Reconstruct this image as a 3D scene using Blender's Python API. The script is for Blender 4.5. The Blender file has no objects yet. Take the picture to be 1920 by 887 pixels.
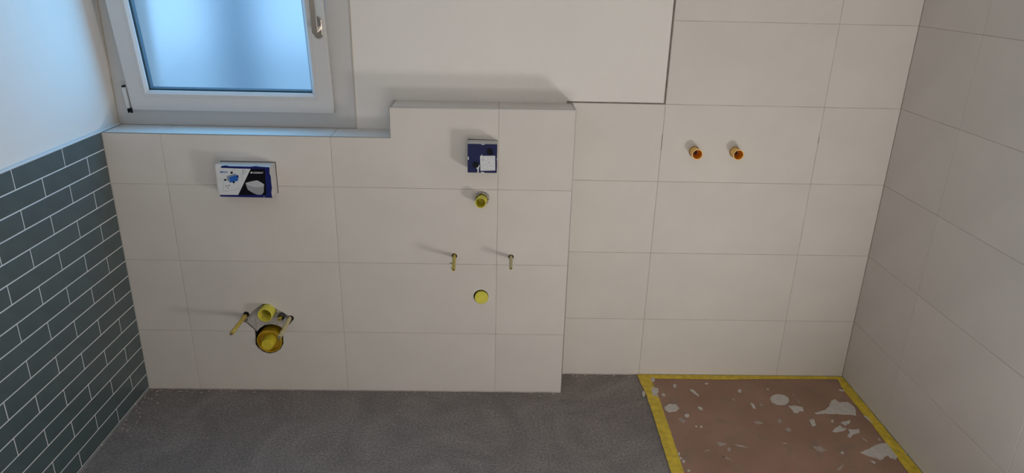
import bpy, bmesh, math, random
from mathutils import Vector, Matrix

sc = bpy.context.scene
COL = sc.collection
random.seed(4)

# ------------------------------------------------------------------ camera
CAM = Vector((1.40372, -2.63223, 1.64282))
PITCH, ROLL, YAW, FPX = 0.36540, -0.02388, -0.02498, 1321.17      # focal length in pixels of a 1920 px wide frame
_c, _s = math.cos, math.sin
RM = (Matrix(((_c(YAW), -_s(YAW), 0), (_s(YAW), _c(YAW), 0), (0, 0, 1)))
      @ Matrix(((1, 0, 0), (0, _c(PITCH), _s(PITCH)), (0, -_s(PITCH), _c(PITCH))))
      @ Matrix(((_c(ROLL), 0, _s(ROLL)), (0, 1, 0), (-_s(ROLL), 0, _c(ROLL)))))
cam_data = bpy.data.cameras.new('camera')
cam_data.sensor_width = 36.0
cam_data.lens = 36.0 * FPX / 1920.0
cam_data.clip_start = 0.02
cam = bpy.data.objects.new('camera', cam_data)
COL.objects.link(cam)
rx, ry, rz = RM.col[0], RM.col[1], RM.col[2]
cam.matrix_world = Matrix(((rx[0], rz[0], -ry[0], CAM.x), (rx[1], rz[1], -ry[1], CAM.y),
                           (rx[2], rz[2], -ry[2], CAM.z), (0, 0, 0, 1)))
sc.camera = cam

# ------------------------------------------------------------------ world (blue daylight sky outside the window)
world = bpy.data.worlds.new('sky')
sc.world = world
world.use_nodes = True
wn = world.node_tree
wn.nodes.clear()
w_out = wn.nodes.new('ShaderNodeOutputWorld')
w_bg = wn.nodes.new('ShaderNodeBackground')
w_bg.inputs['Color'].default_value = (0.38, 0.66, 1.0, 1)
w_bg.inputs['Strength'].default_value = 1.5
wn.links.new(w_bg.outputs[0], w_out.inputs[0])


def area(name, loc, target, size, power, color, size_y=None):
    d = bpy.data.lights.new(name, 'AREA')
    d.energy = power
    d.color = color
    d.size = size
    if size_y:
        d.shape = 'RECTANGLE'
        d.size_y = size_y
    o = bpy.data.objects.new(name, d)
    COL.objects.link(o)
    o.location = loc
    o.rotation_euler = (Vector(target) - Vector(loc)).to_track_quat('-Z', 'Y').to_euler()
    return o


# sunlight coming in low from the right, just above the floor beside the right wall
area('low_daylight', (2.80, -1.60, 0.16), (1.95, -1.45, 0.66), 0.32, 13.0, (1.0, 0.965, 0.93))
# added upward fill lamp, standing in for sunlit floor behind the camera
area('rear_floor_fill', (2.0, -3.75, 0.02), (2.0, -3.72, 1.0), 1.6, 47, (1.0, 0.965, 0.935), 1.3)
# blue daylight entering through the frosted pane of the tilted window
area('window_daylight', (0.4288, -0.072, 1.585), (0.4288, -1.072, 1.439), 0.585, 6.0, (0.11, 0.52, 1.0), 0.78)

sc.view_settings.view_transform = 'Standard'
sc.view_settings.look = 'None'
sc.view_settings.exposure = 0.0
sc.view_settings.gamma = 1.0
sc.view_settings.use_curve_mapping = False
sc.cycles.use_denoising = True
sc.cycles.max_bounces = 10
sc.cycles.diffuse_bounces = 6

# ------------------------------------------------------------------ measures (metres)
D = 0.1433            # depth of the low module in front of the back wall
PITCHX, PITCHZ = 0.602, 0.301
B0 = 0.272            # top of the bottom tile row
ZL, ZT = 1.0619, 1.1715
X1, XS, XE = 0.205, 1.0205, 1.6835     # first joint, step, right end of the module
XB, XR = 2.033, 2.926
ZP = B0 + 3 * PITCHZ  # lower edge of the plaster = 1.175
YF, ZC = -4.6, 2.5    # rear end of the room, ceiling
J = 0.0018            # joint width
ROWS = [0.004, B0, B0 + PITCHZ, B0 + 2 * PITCHZ, B0 + 3 * PITCHZ, B0 + 4 * PITCHZ, B0 + 5 * PITCHZ, B0 + 6 * PITCHZ, B0 + 7 * PITCHZ, ZC]


def at(px, py, axis, value):
    """the point of the plane axis = value that a photograph pixel shows"""
    d = RM @ Vector(((px - 960) / FPX, 1, -(py - 443.5) / FPX))
    return CAM + d * ((value - CAM[axis]) / d[axis])


# ------------------------------------------------------------------ materials
def lin(r, g, b):
    f = lambda v: v / 12.92 if v <= 0.04045 else ((v + 0.055) / 1.055) ** 2.4
    return (f(r / 255), f(g / 255), f(b / 255), 1)


def mat(name, color, rough=0.6, metal=0.0, vary=0.0, scale=8.0, bump=0.0, bscale=200.0, spec=0.5, rnd=0.0, color2=None, detail=6.0, stretch=None):
    m = bpy.data.materials.new(name)
    m.use_nodes = True
    nt = m.node_tree
    b = nt.nodes['Principled BSDF']
    b.inputs['Roughness'].default_value = rough
    b.inputs['Metallic'].default_value = metal
    b.inputs['Specular IOR Level'].default_value = spec
    b.inputs['Base Color'].default_value = color
    tc = nt.nodes.new('ShaderNodeTexCoord')
    src = tc.outputs['Object']
    if stretch:
        mp = nt.nodes.new('ShaderNodeMapping')
        mp.inputs['Scale'].default_value = stretch
        nt.links.new(src, mp.inputs[0])
        src = mp.outputs[0]
    out = None
    if vary or color2:
        n = nt.nodes.new('ShaderNodeTexNoise')
        n.inputs['Scale'].default_value = scale
        n.inputs['Detail'].default_value = detail
        nt.links.new(src, n.inputs['Vector'])
        r = nt.nodes.new('ShaderNodeValToRGB')
        r.color_ramp.elements[0].position = 0.3
        r.color_ramp.elements[1].position = 0.7
        c2 = color2 or tuple(min(1, c * (1 + vary)) for c in color[:3]) + (1,)
        c1 = color if color2 else tuple(c * (1 - vary) for c in color[:3]) + (1,)
        r.color_ramp.elements[0].color = c1
        r.color_ramp.elements[1].color = c2
        nt.links.new(n.outputs['Fac'], r.inputs[0])
        out = r.outputs[0]
    if rnd:
        oi = nt.nodes.new('ShaderNodeObjectInfo')
        mr = nt.nodes.new('ShaderNodeMapRange')
        mr.inputs['To Min'].default_value = 1 - rnd
        mr.inputs['To Max'].default_value = 1 + rnd
        nt.links.new(oi.outputs['Random'], mr.inputs['Value'])
        mx = nt.nodes.new('ShaderNodeVectorMath')
        mx.operation = 'SCALE'
        if out:
            nt.links.new(out, mx.inputs[0])
        else:
            mx.inputs[0].default_value = color[:3]
        nt.links.new(mr.outputs[0], mx.inputs['Scale'])
        out = mx.outputs[0]
    if out:
        nt.links.new(out, b.inputs['Base Color'])
    if bump:
        n2 = nt.nodes.new('ShaderNodeTexNoise')
        n2.inputs['Scale'].default_value = bscale
        n2.inputs['Detail'].default_value = 4
        nt.links.new(src, n2.inputs['Vector'])
        bp = nt.nodes.new('ShaderNodeBump')
        bp.inputs['Strength'].default_value = bump
        bp.inputs['Distance'].default_value = 0.001
        nt.links.new(n2.outputs['Fac'], bp.inputs['Height'])
        nt.links.new(bp.outputs[0], b.inputs['Normal'])
    return m


M = {}
M['tile'] = mat('large_tile', (0.60, 0.565, 0.525, 1), 0.55, vary=0.035, scale=5, bump=0.12, bscale=320, rnd=0.012)
M['grout'] = mat('grey_grout', (0.43, 0.385, 0.345, 1), 0.9, vary=0.25, scale=14)
M['grout_white'] = mat('white_grout', (0.68, 0.69, 0.68, 1), 0.9, vary=0.05, scale=20)
M['metro'] = mat('green_grey_tile', (0.066, 0.094, 0.097, 1), 0.36, vary=0.10, scale=16, bump=0.15, bscale=60, rnd=0.05)
M['plaster'] = mat('white_plaster', (0.72, 0.692, 0.655, 1), 0.9, vary=0.015, scale=4, bump=0.5, bscale=260)
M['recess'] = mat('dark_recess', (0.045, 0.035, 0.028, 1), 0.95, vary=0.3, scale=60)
M['mortar'] = mat('grey_mortar', (0.40, 0.375, 0.34, 1), 0.95, vary=0.25, scale=70, bump=0.8, bscale=180)
M['alu'] = mat('anodised_trim', (0.42, 0.42, 0.42, 1), 0.38, metal=0.85)
M['alu_white'] = mat('pale_trim', (0.72, 0.74, 0.76, 1), 0.35, metal=0.25)
M['dark_joint'] = mat('dark_joint', (0.16, 0.145, 0.125, 1), 0.9, vary=0.3, scale=30)
M['pvc'] = mat('white_window_plastic', (0.54, 0.535, 0.53, 1), 0.38)
M['gasket'] = mat('black_gasket', (0.02, 0.022, 0.025, 1), 0.6)
M['spacer_blue_lit'] = mat('spacer_bar', (0.16, 0.34, 0.50, 1), 0.45)  # blue of the light coming through the pane is painted into this colour
M['chrome'] = mat('brushed_steel', (0.66, 0.62, 0.57, 1), 0.22, metal=1.0)
M['yellow'] = mat('yellow_plastic', (0.62, 0.50, 0.035, 1), 0.45, vary=0.08, scale=40)
M['yellow_green'] = mat('lemon_plastic', (0.66, 0.60, 0.07, 1), 0.5, vary=0.06, scale=40)
M['yellow_deep'] = mat('ochre_plastic', (0.56, 0.36, 0.02, 1), 0.45, vary=0.1, scale=40)
M['sleeve'] = mat('yellow_sleeve', (0.50, 0.38, 0.07, 1), 0.5, vary=0.3, scale=120)
M['sleeve_pale'] = mat('pale_sleeve', (0.50, 0.43, 0.22, 1), 0.5, vary=0.3, scale=120)
M['orange'] = mat('orange_plastic', (0.80, 0.32, 0.02, 1), 0.4, vary=0.05, scale=50)
M['orange_pale'] = mat('pale_orange_rim', (0.86, 0.52, 0.13, 1), 0.45, vary=0.05, scale=50)
M['steel'] = mat('threaded_steel', (0.35, 0.33, 0.30, 1), 0.4, metal=0.8, vary=0.2, scale=200)
M['black'] = mat('black_rubber', (0.008, 0.008, 0.010, 1), 0.7, spec=0.2)
M['foam'] = mat('white_foam', (0.52, 0.51, 0.49, 1), 0.8, vary=0.06, scale=90, bump=0.4, bscale=400)
M['paper'] = mat('white_print', (0.60, 0.62, 0.64, 1), 0.6, vary=0.02, scale=30)
M['navy'] = mat('navy_print', (0.010, 0.016, 0.12, 1), 0.6, vary=0.08, scale=40, spec=0.12)
M['navy_shell'] = mat('navy_plastic', (0.014, 0.018, 0.075, 1), 0.6, vary=0.06, scale=30, spec=0.2)
M['ink'] = mat('black_print', (0.006, 0.006, 0.009, 1), 0.7, spec=0.08)
M['blue'] = mat('blue_print', (0.01, 0.10, 0.42, 1), 0.5)
M['bluegrey'] = mat('blue_grey_print', (0.20, 0.26, 0.34, 1), 0.5)
M['print_grey'] = mat('grey_print', (0.28, 0.29, 0.31, 1), 0.5)
M['print_light'] = mat('light_grey_print', (0.43, 0.44, 0.46, 1), 0.5)
M['print_line'] = mat('line_print', (0.33, 0.33, 0.34, 1), 0.6)
M['tape'] = mat('yellow_tape', (0.60, 0.44, 0.03, 1), 0.45, vary=0.20, scale=45, bump=0.7, bscale=60)
M['splat'] = mat('dried_plaster', (0.52, 0.49, 0.45, 1), 0.95, vary=0.10, scale=60, bump=0.5, bscale=150)
M['splat_thin'] = mat('plaster_smear', (0.36, 0.30, 0.26, 1), 0.95, vary=0.2, scale=60)
M['crumb'] = mat('plaster_crumbs', (0.50, 0.46, 0.42, 1), 0.95)
M['ceil'] = mat('ceiling_paint', (0.72, 0.71, 0.69, 1), 0.9)


def floor_material():
    m = mat('rough_screed', (0.155, 0.135, 0.128, 1), 0.92, bump=0.8, bscale=330)
    nt = m.node_tree
    b = nt.nodes['Principled BSDF']
    tc = nt.nodes.new('ShaderNodeTexCoord')
    n1 = nt.nodes.new('ShaderNodeTexNoise'); n1.inputs['Scale'].default_value = 2.6; n1.inputs['Detail'].default_value = 10; n1.inputs['Distortion'].default_value = 3.0
    n2 = nt.nodes.new('ShaderNodeTexNoise'); n2.inputs['Scale'].default_value = 120; n2.inputs['Detail'].default_value = 6; n2.inputs['Roughness'].default_value = 0.7
    for n in (n1, n2):
        nt.links.new(tc.outputs['Object'], n.inputs['Vector'])
    r1 = nt.nodes.new('ShaderNodeValToRGB')
    r1.color_ramp.elements[0].position = 0.32; r1.color_ramp.elements[0].color = (0.185, 0.165, 0.158, 1)
    r1.color_ramp.elements[1].position = 0.68; r1.color_ramp.elements[1].color = (0.245, 0.220, 0.206, 1)
    r2 = nt.nodes.new('ShaderNodeMapRange'); r2.inputs['From Min'].default_value = 0.3; r2.inputs['From Max'].default_value = 0.7
    r2.inputs['To Min'].default_value = 0.52; r2.inputs['To Max'].default_value = 1.50
    nt.links.new(n1.outputs['Fac'], r1.inputs[0])
    nt.links.new(n2.outputs['Fac'], r2.inputs['Value'])
    mx = nt.nodes.new('ShaderNodeVectorMath'); mx.operation = 'SCALE'
    nt.links.new(r1.outputs[0], mx.inputs[0]); nt.links.new(r2.outputs[0], mx.inputs['Scale'])
    nt.links.new(mx.outputs[0], b.inputs['Base Color'])
    return m


def board_material():
    m = mat('brown_board', (0.20, 0.115, 0.082, 1), 0.6, bump=0.25, bscale=90)
    nt = m.node_tree
    b = nt.nodes['Principled BSDF']
    tc = nt.nodes.new('ShaderNodeTexCoord')
    n1 = nt.nodes.new('ShaderNodeTexNoise'); n1.inputs['Scale'].default_value = 5; n1.inputs['Detail'].default_value = 9
    n2 = nt.nodes.new('ShaderNodeTexNoise'); n2.inputs['Scale'].default_value = 13; n2.inputs['Detail'].default_value = 9; n2.inputs['Roughness'].default_value = 0.65; n2.inputs['Distortion'].default_value = 0.3
    for n in (n1, n2):
        nt.links.new(tc.outputs['Object'], n.inputs['Vector'])
    r1 = nt.nodes.new('ShaderNodeValToRGB')
    r1.color_ramp.elements[0].position = 0.3; r1.color_ramp.elements[0].color = (0.26, 0.146, 0.098, 1)
    r1.color_ramp.elements[1].position = 0.72; r1.color_ramp.elements[1].color = (0.34, 0.205, 0.145, 1)
    r2 = nt.nodes.new('ShaderNodeValToRGB')          # grey dirt smears
    r2.color_ramp.elements[0].position = 0.52; r2.color_ramp.elements[0].color = (0, 0, 0, 1)
    r2.color_ramp.elements[1].position = 0.78; r2.color_ramp.elements[1].color = (1, 1, 1, 1)
    mx = nt.nodes.new('ShaderNodeMixRGB')
    mx.inputs['Color2'].default_value = (0.20, 0.155, 0.125, 1)
    nt.links.new(n1.outputs['Fac'], r1.inputs[0]); nt.links.new(n2.outputs['Fac'], r2.inputs[0])
    nt.links.new(r2.outputs[0], mx.inputs['Fac']); nt.links.new(r1.outputs[0], mx.inputs['Color1'])
    nt.links.new(mx.outputs[0], b.inputs['Base Color'])
    return m


def frost_material():
    m = bpy.data.materials.new('frosted_glass'); m.use_nodes = True
    nt = m.node_tree; nt.nodes.clear()
    o = nt.nodes.new('ShaderNodeOutputMaterial')
    t = nt.nodes.new('ShaderNodeBsdfTranslucent'); t.inputs['Color'].default_value = (0.80, 0.90, 0.97, 1)
    g = nt.nodes.new('ShaderNodeBsdfRefraction'); g.inputs['Roughness'].default_value = 0.55; g.inputs['IOR'].default_value = 1.12
    g.inputs['Color'].default_value = (0.85, 0.93, 0.98, 1)
    mx = nt.nodes.new('ShaderNodeMixShader'); mx.inputs[0].default_value = 0.8
    nt.links.new(t.outputs[0], mx.inputs[1]); nt.links.new(g.outputs[0], mx.inputs[2]); nt.links.new(mx.outputs[0], o.inputs[0])
    return m


def clear_material():
    m = bpy.data.materials.new('clear_glass'); m.use_nodes = True
    nt = m.node_tree; nt.nodes.clear()
    o = nt.nodes.new('ShaderNodeOutputMaterial')
    t = nt.nodes.new('ShaderNodeBsdfTransparent'); t.inputs['Color'].default_value = (0.97, 0.985, 0.99, 1)
    g = nt.nodes.new('ShaderNodeBsdfGlossy'); g.inputs['Roughness'].default_value = 0.03
    f = nt.nodes.new('ShaderNodeFresnel'); f.inputs['IOR'].default_value = 1.3
    mx = nt.nodes.new('ShaderNodeMixShader')
    nt.links.new(f.outputs[0], mx.inputs[0]); nt.links.new(t.outputs[0], mx.inputs[1]); nt.links.new(g.outputs[0], mx.inputs[2]); nt.links.new(mx.outputs[0], o.inputs[0])
    return m


M['floor'] = floor_material()
M['board'] = board_material()
M['frost'] = frost_material()
M['clear'] = clear_material()
M['outside_upright'] = mat('outside_grey', (0.20, 0.25, 0.30, 1), 0.9, vary=0.05, scale=2)
M['outside_ground'] = mat('outside_gravel', (0.55, 0.56, 0.56, 1), 0.95, vary=0.1, scale=3)

# ------------------------------------------------------------------ object helpers
ORG = {}


def tag(o, label=None, cat=None, group=None, kind=None):
    if label: o['label'] = label
    if cat: o['category'] = cat
    if group: o['group'] = group
    if kind: o['kind'] = kind
    return o


def empty(name, loc, label, cat, group=None, kind=None):
    o = bpy.data.objects.new(name, None)
    o.empty_display_size = 0.05
    o.location = loc
    COL.objects.link(o)
    ORG[o.name] = Vector(loc)
    return tag(o, label, cat, group, kind)


def link(name, me, parent=None):
    o = bpy.data.objects.new(name, me)
    COL.objects.link(o)
    if parent:
        o.parent = parent
    return o


def obj(name, bm, mats, parent=None, smooth=False, origin=None, normals=True):
    """bm is in world coordinates; the mesh is stored relative to the parent's origin"""
    if not isinstance(mats, (list, tuple)):
        mats = [mats]
    if normals:
        bmesh.ops.recalc_face_normals(bm, faces=bm.faces)
    org = ORG[parent.name] if parent else Vector(origin or (0, 0, 0))
    bmesh.ops.translate(bm, verts=bm.verts, vec=-org)
    me = bpy.data.meshes.new(name)
    bm.to_mesh(me)
    bm.free()
    for m in mats:
        me.materials.append(m)
    if smooth:
        for p in me.polygons:
            p.use_smooth = True
        me.set_sharp_from_angle(angle=math.radians(38))
    o = link(name, me, parent)
    if not parent:
        o.location = org
    ORG[o.name] = org
    return o


def box(bm, x0, x1, y0, y1, z0, z1, mi=0, bevel=0.0, seg=1):
    vs = [bm.verts.new((x, y, z)) for x in (x0, x1) for y in (y0, y1) for z in (z0, z1)]
    fs = []
    for q in ((0, 1, 3, 2), (4, 6, 7, 5), (0, 4, 5, 1), (2, 3, 7, 6), (0, 2, 6, 4), (1, 5, 7, 3)):
        f = bm.faces.new([vs[i] for i in q]); f.material_index = mi; fs.append(f)
    if bevel:
        es = list({e for f in fs for e in f.edges})
        bmesh.ops.bevel(bm, geom=es, offset=bevel, segments=seg, affect='EDGES', profile=0.5)
    return vs


def prism(bm, pts, y0, y1, mi=0, axis=1):
    """extrude a 2-D outline (x,z) along y, or (x,y) along z when axis = 2, or (y,z) along x when axis = 0"""
    def P(a, b, t):
        return (a, t, b) if axis == 1 else (a, b, t) if axis == 2 else (t, a, b)
    A = [bm.verts.new(P(a, b, y0)) for a, b in pts]
    Bv = [bm.verts.new(P(a, b, y1)) for a, b in pts]
    n = len(pts)
    fs = [bm.faces.new(A), bm.faces.new(Bv[::-1])]
    for i in range(n):
        fs.append(bm.faces.new((A[i], A[(i + 1) % n], Bv[(i + 1) % n], Bv[i])))
    for f in fs:
        f.material_index = mi
    return fs


def lathe(bm, center, profile, seg=24, axis=(0, -1, 0), mis=None):
    """profile: (radius, distance along axis); open ends are closed when the radius is 0"""
    ax = Vector(axis).normalized()
    u = ax.orthogonal().normalized()
    v = ax.cross(u)
    c = Vector(center)
    rings = []
    for r, t in profile:
        if r <= 1e-6:
            rings.append([bm.verts.new(c + ax * t)])
        else:
            rings.append([bm.verts.new(c + ax * t + (u * math.cos(2 * math.pi * k / seg) + v * math.sin(2 * math.pi * k / seg)) * r) for k in range(seg)])
    for i in range(len(rings) - 1):
        a, b = rings[i], rings[i + 1]
        for k in range(seg):
            k2 = (k + 1) % seg
            if len(a) == 1 and len(b) == 1:
                continue
            if len(a) == 1:
                f = bm.faces.new((a[0], b[k2], b[k]))
            elif len(b) == 1:
                f = bm.faces.new((a[k], a[k2], b[0]))
            else:
                f = bm.faces.new((a[k], a[k2], b[k2], b[k]))
            if mis:
                f.material_index = mis[i]


def circle(cx, cz, r, n=28, rough=0.0, rng=random):
    return [(cx + r * (1 + rng.uniform(-rough, rough)) * math.cos(2 * math.pi * k / n), cz + r * (1 + rng.uniform(-rough, rough)) * math.sin(2 * math.pi * k / n)) for k in range(n)]


def cut(o, cutters):
    """real holes: boolean difference, applied"""
    for cu in cutters:
        m = o.modifiers.new('hole', 'BOOLEAN'); m.operation = 'DIFFERENCE'; m.solver = 'EXACT'; m.object = cu
    bpy.context.view_layer.update()
    dg = bpy.context.evaluated_depsgraph_get()
    me = bpy.data.meshes.new_from_object(o.evaluated_get(dg))
    o.modifiers.clear()
    o.data = me


def cutter(pts, y0, y1, axis=1):
    bm = bmesh.new(); prism(bm, pts, y0, y1, 0, axis)
    return obj('cutter', bm, [])


_tile_meshes = {}


def tile(parent, axis, a0, a1, z0, z1, face, thick, m, sign=-1, jig=0.0003, name='tile', joint=J):
    """one rectangular tile. axis 1: in the xz plane facing sign*y; axis 0: in the yz plane facing sign*x; axis 2: flat, (x, y)"""
    w, h = a1 - a0 - joint, z1 - z0 - joint
    key = (axis, round(w, 4), round(h, 4), round(thick, 4), m.name, sign)
    me = _tile_meshes.get(key)
    if me is None:
        bm = bmesh.new()
        e = sign * thick / 2
        if axis == 1: box(bm, -w / 2, w / 2, -thick / 2, thick / 2, -h / 2, h / 2, 0, 0.0007)
        elif axis == 0: box(bm, -thick / 2, thick / 2, -w / 2, w / 2, -h / 2, h / 2, 0, 0.0007)
        else: box(bm, -w / 2, w / 2, -h / 2, h / 2, -thick / 2, thick / 2, 0, 0.0007)
        bmesh.ops.recalc_face_normals(bm, faces=bm.faces)
        me = bpy.data.meshes.new(name); bm.to_mesh(me); bm.free(); me.materials.append(m)
        _tile_meshes[key] = me
    o = link(name, me, parent)
    c = face - sign * thick / 2 + random.uniform(0, jig) * -sign
    am, zm = (a0 + a1) / 2, (z0 + z1) / 2
    loc = Vector((am, c, zm)) if axis == 1 else Vector((c, am, zm)) if axis == 0 else Vector((am, zm, c))
    o.location = loc - ORG[parent.name]
    return o


# ================================================================== STRUCTURE
# ---- floor
bm = bmesh.new(); box(bm, -0.25, 3.2, YF - 0.15, 0.33, -0.12, 0.0)
floor = tag(obj('floor', bm, M['floor']), 'rough grey brown screed floor below the tiled walls', 'floor', kind='structure')

# ---- ceiling and rear wall (behind the camera)
bm = bmesh.new(); box(bm, -0.25, 3.2, YF - 0.15, 0.33, ZC, ZC + 0.12)
tag(obj('ceiling', bm, M['ceil']), 'white painted ceiling above the bathroom', 'ceiling', kind='structure')
bm = bmesh.new(); box(bm, -0.011, XR + 0.0015, YF - 0.15, YF, 0.0, ZC)
tag(obj('wall_front', bm, M['plaster']), 'white plastered wall behind the viewer', 'wall', kind='structure')

# ---- left wall: plaster above, green grey tiles below
LT = 1.0630           # top of the tiling
bm = bmesh.new()
box(bm, -0.25, -0.011, YF - 0.15, 0.33, 0, ZC)
wall_left = tag(obj('wall_left', bm, M['plaster']), 'left wall, white plaster above green grey metro tiles', 'wall', kind='structure')
bm = bmesh.new(); box(bm, -0.0111, -0.0009, -3.45, -D + 0.004, 0.0, LT)
obj('grout_bed', bm, M['grout_white'], wall_left)
LP, LL, YLE = 0.0620, 0.2535, -3.45
for k in range(-1, 17):
    z1 = 1.001 - LP * (k - 0) if k >= 0 else LT + 0.0014
    z0 = z1 - LP if k >= 0 else 1.001
    if k == 16:
        z0 = 0.0
    first = -0.383 if (k % 2) else -0.257          # first joint of the row, seen from the corner
    y1 = -D - 0.0002 + 0.0036 / 2
    y0 = first
    while y1 > YLE:
        tile(wall_left, 0, max(y0, YLE), y1, z0, z1, 0.0, 0.0095, M['metro'], sign=1, name='tile', joint=0.0036)
        y1, y0 = y0, y0 - LL
bm = bmesh.new()
prism(bm, [(-0.0112, LT), (0.0008, LT), (0.0008, LT + 0.0028), (-0.0035, LT + 0.0045), (-0.0112, LT + 0.0045)], -3.45, -0.004, 0, 1)
o = obj('trim_1', bm, M['alu_white'])
tag(o, 'pale metal edge strip along the top of the green grey tiles', 'trim', kind='structure')

# ---- back wall
WX0, WX1, WZ0, WZ1 = -0.011, 0.875, ZL, 2.10
bm = bmesh.new()
box(bm, -0.011, XR, 0.0009, 0.33, 0, WZ0)                         # below the window line
box(bm, WX1, XR, 0.0009, 0.33, WZ0, ZC)                           # right of the window
box(bm, -0.011, WX1, 0.0015, 0.33, WZ1, ZC)                       # above the window
wall_back = tag(obj('wall_back', bm, M['grout']), 'back wall with large pale tiles, white plaster and a window', 'wall', kind='structure')
bm = bmesh.new()
pl = [(WX1, WZ0 - 0.004), (XE - 0.02, WZ0 - 0.004), (XE - 0.02, ZP + 0.003), (XB - 0.006, ZP + 0.003), (XB - 0.006, ZC), (-0.011, ZC), (-0.011, WZ1), (WX1, WZ1)]
fs = prism(bm, pl, -0.0012, 0.010)
bmesh.ops.recalc_face_normals(bm, faces=bm.faces)
front = [f for f in bm.faces if f.normal.y < -0.9]
bmesh.ops.bevel(bm, geom=list({e for f in front for e in f.edges}), offset=0.0022, segments=3, affect='EDGES')
obj('plaster_panel', bm, M['plaster'], wall_back, smooth=True)
bm = bmesh.new()
box(bm, XE - 0.02, XB - 0.001, -0.0006, 0.006, ZP - 0.0005, ZP + 0.0035)
box(bm, XB - 0.0065, XB - 0.001, -0.0006, 0.006, ZP + 0.0035, ZC)
tag(obj('trim_2', bm, M['dark_joint']), 'dark thin joint strip around the lower corner of the white plaster', 'trim', kind='structure')

back_tiles = []
colsb = [XE - 0.012, XB, XB + PITCHX, XR]
for ri in range(len(ROWS) - 1):
    for ci in range(3):
        if ci == 0 and ROWS[ri + 1] > ZP + 0.01:
            continue
        back_tiles.append((ri, ci, tile(wall_back, 1, colsb[ci], colsb[ci + 1], ROWS[ri], ROWS[ri + 1], 0.0, 0.009, M['tile'])))

# ---- right wall
bm = bmesh.new(); box(bm, XR + 0.0009, 3.2, YF - 0.15, 0.33, 0, ZC)
wall_right = tag(obj('wall_right', bm, M['grout']), 'right wall of large pale tiles beside the covered shower area', 'wall', kind='structure')
ys = [-0.0005, -0.361] + [-0.361 - PITCHX * k for k in range(1, 6)]
ys = [y for y in ys if y > YF] + [YF]
for ri in range(len(ROWS) - 1):
    for k in range(len(ys) - 1):
        tile(wall_right, 0, ys[k + 1], ys[k], ROWS[ri], ROWS[ri + 1], XR, 0.009, M['tile'], sign=-1)

# ---- low module in front of the back wall
core_pts = [(0.0005, 0.0), (XE - 0.0015, 0.0), (XE - 0.0015, ZT - 0.0018), (XS + 0.0015, ZT - 0.0018), (XS + 0.0015, ZL - 0.0018), (0.0005, ZL - 0.0018)]
bm = bmesh.new(); prism(bm, core_pts, -D + 0.0009, 0.0006)
module = tag(obj('wall_module', bm, M['grout']), 'low tiled installation wall with a raised right half and a ledge', 'wall', kind='structure')

colsm = [0.0, X1, X1 + PITCHX, X1 + 2 * PITCHX, XE]
mod_tiles = {}
for ri in range(3):
    for ci in range(4):
        mod_tiles[(ri, ci)] = tile(module, 1, colsm[ci], colsm[ci + 1], ROWS[ri], ROWS[ri + 1], -D, 0.009, M['tile'])
r3 = ROWS[3]
for ci in (0, 1):
    mod_tiles[(3, ci)] = tile(module, 1, colsm[ci], colsm[ci + 1], r3, ZL - 0.0005, -D, 0.009, M['tile'])
mod_tiles[(3, 3)] = tile(module, 1, colsm[3], colsm[4], r3, ZT - 0.0005, -D, 0.009, M['tile'])
h = J / 2                                             # the tile notched around the step
bm = bmesh.new()
prism(bm, [(colsm[2] + h, r3 + h), (colsm[3] - h, r3 + h), (colsm[3] - h, ZT - 0.0015), (XS + 0.002, ZT - 0.0015), (XS + 0.002, ZL - 0.0015), (colsm[2] + h, ZL - 0.0015)], -D, -D + 0.009)
bmesh.ops.recalc_face_normals(bm, faces=bm.faces)
bmesh.ops.bevel(bm, geom=list(bm.edges), offset=0.0007, segments=1, affect='EDGES')
mod_tiles[(3, 2)] = obj('tile', bm, M['tile'], module)
# ledge tops, step side and module end
for a, b in ((0.0005, X1), (X1, X1 + PITCHX), (X1 + PITCHX, XS)):
    tile(module, 2, a, b, -D + 0.002, -0.001, ZL, 0.009, M['tile'], sign=1)
for a, b in ((XS, X1 + 2 * PITCHX), (X1 + 2 * PITCHX, XE - 0.002)):
    tile(module, 2, a + 0.001, b, -D + 0.002, -0.002, ZT, 0.009, M['tile'], sign=1)
tile(module, 0, -D + 0.002, -0.001, ZL + 0.001, ZT - 0.001, XS, 0.009, M['tile'], sign=-1)
for z0, z1 in ((ROWS[0], ROWS[1]), (ROWS[1], ROWS[2]), (ROWS[2], ROWS[3]), (ROWS[3], ZT - 0.001)):
    tile(module, 0, -D + 0.002, -0.001, z0, z1, XE, 0.009, M['tile'], sign=1)
# metal edge profiles
def strip(n, x0, x1, y0, y1, z0, z1, label):
    bm = bmesh.new(); box(bm, x0, x1, y0, y1, z0, z1, 0, 0.0006)
    tag(obj('trim_%d' % n, bm, M['alu']), label, 'trim', kind='structure')
strip(3, 0.001, XS + 0.001, -D - 0.0008, -D + 0.0045, ZL - 0.0012, ZL + 0.0012, 'metal edge strip along the front of the low window ledge')
strip(4, XS, XE + 0.0012, -D - 0.0008, -D + 0.0045, ZT - 0.0015, ZT + 0.0012, 'metal edge strip along the front top of the raised half')
strip(5, XS - 0.0010, XS + 0.0075, -D + 0.0046, -0.0015, ZT - 0.0015, ZT + 0.0012, 'metal edge strip along the left top of the raised half')
strip(6, XE - 0.0060, XE + 0.0012, -D + 0.0046, -0.0015, ZT - 0.0015, ZT + 0.0012, 'metal edge strip along the right top of the raised half')
strip(7, XS - 0.0012, XS + 0.0012, -D - 0.0008, -D + 0.0045, ZL + 0.0013, ZT - 0.0016, 'upright metal edge strip at the step of the ledge')
strip(8, XE - 0.0008, XE + 0.0012, -D - 0.0008, -D + 0.0045, 0.002, ZT - 0.0016, 'upright metal edge strip at the right end of the module')

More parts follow.
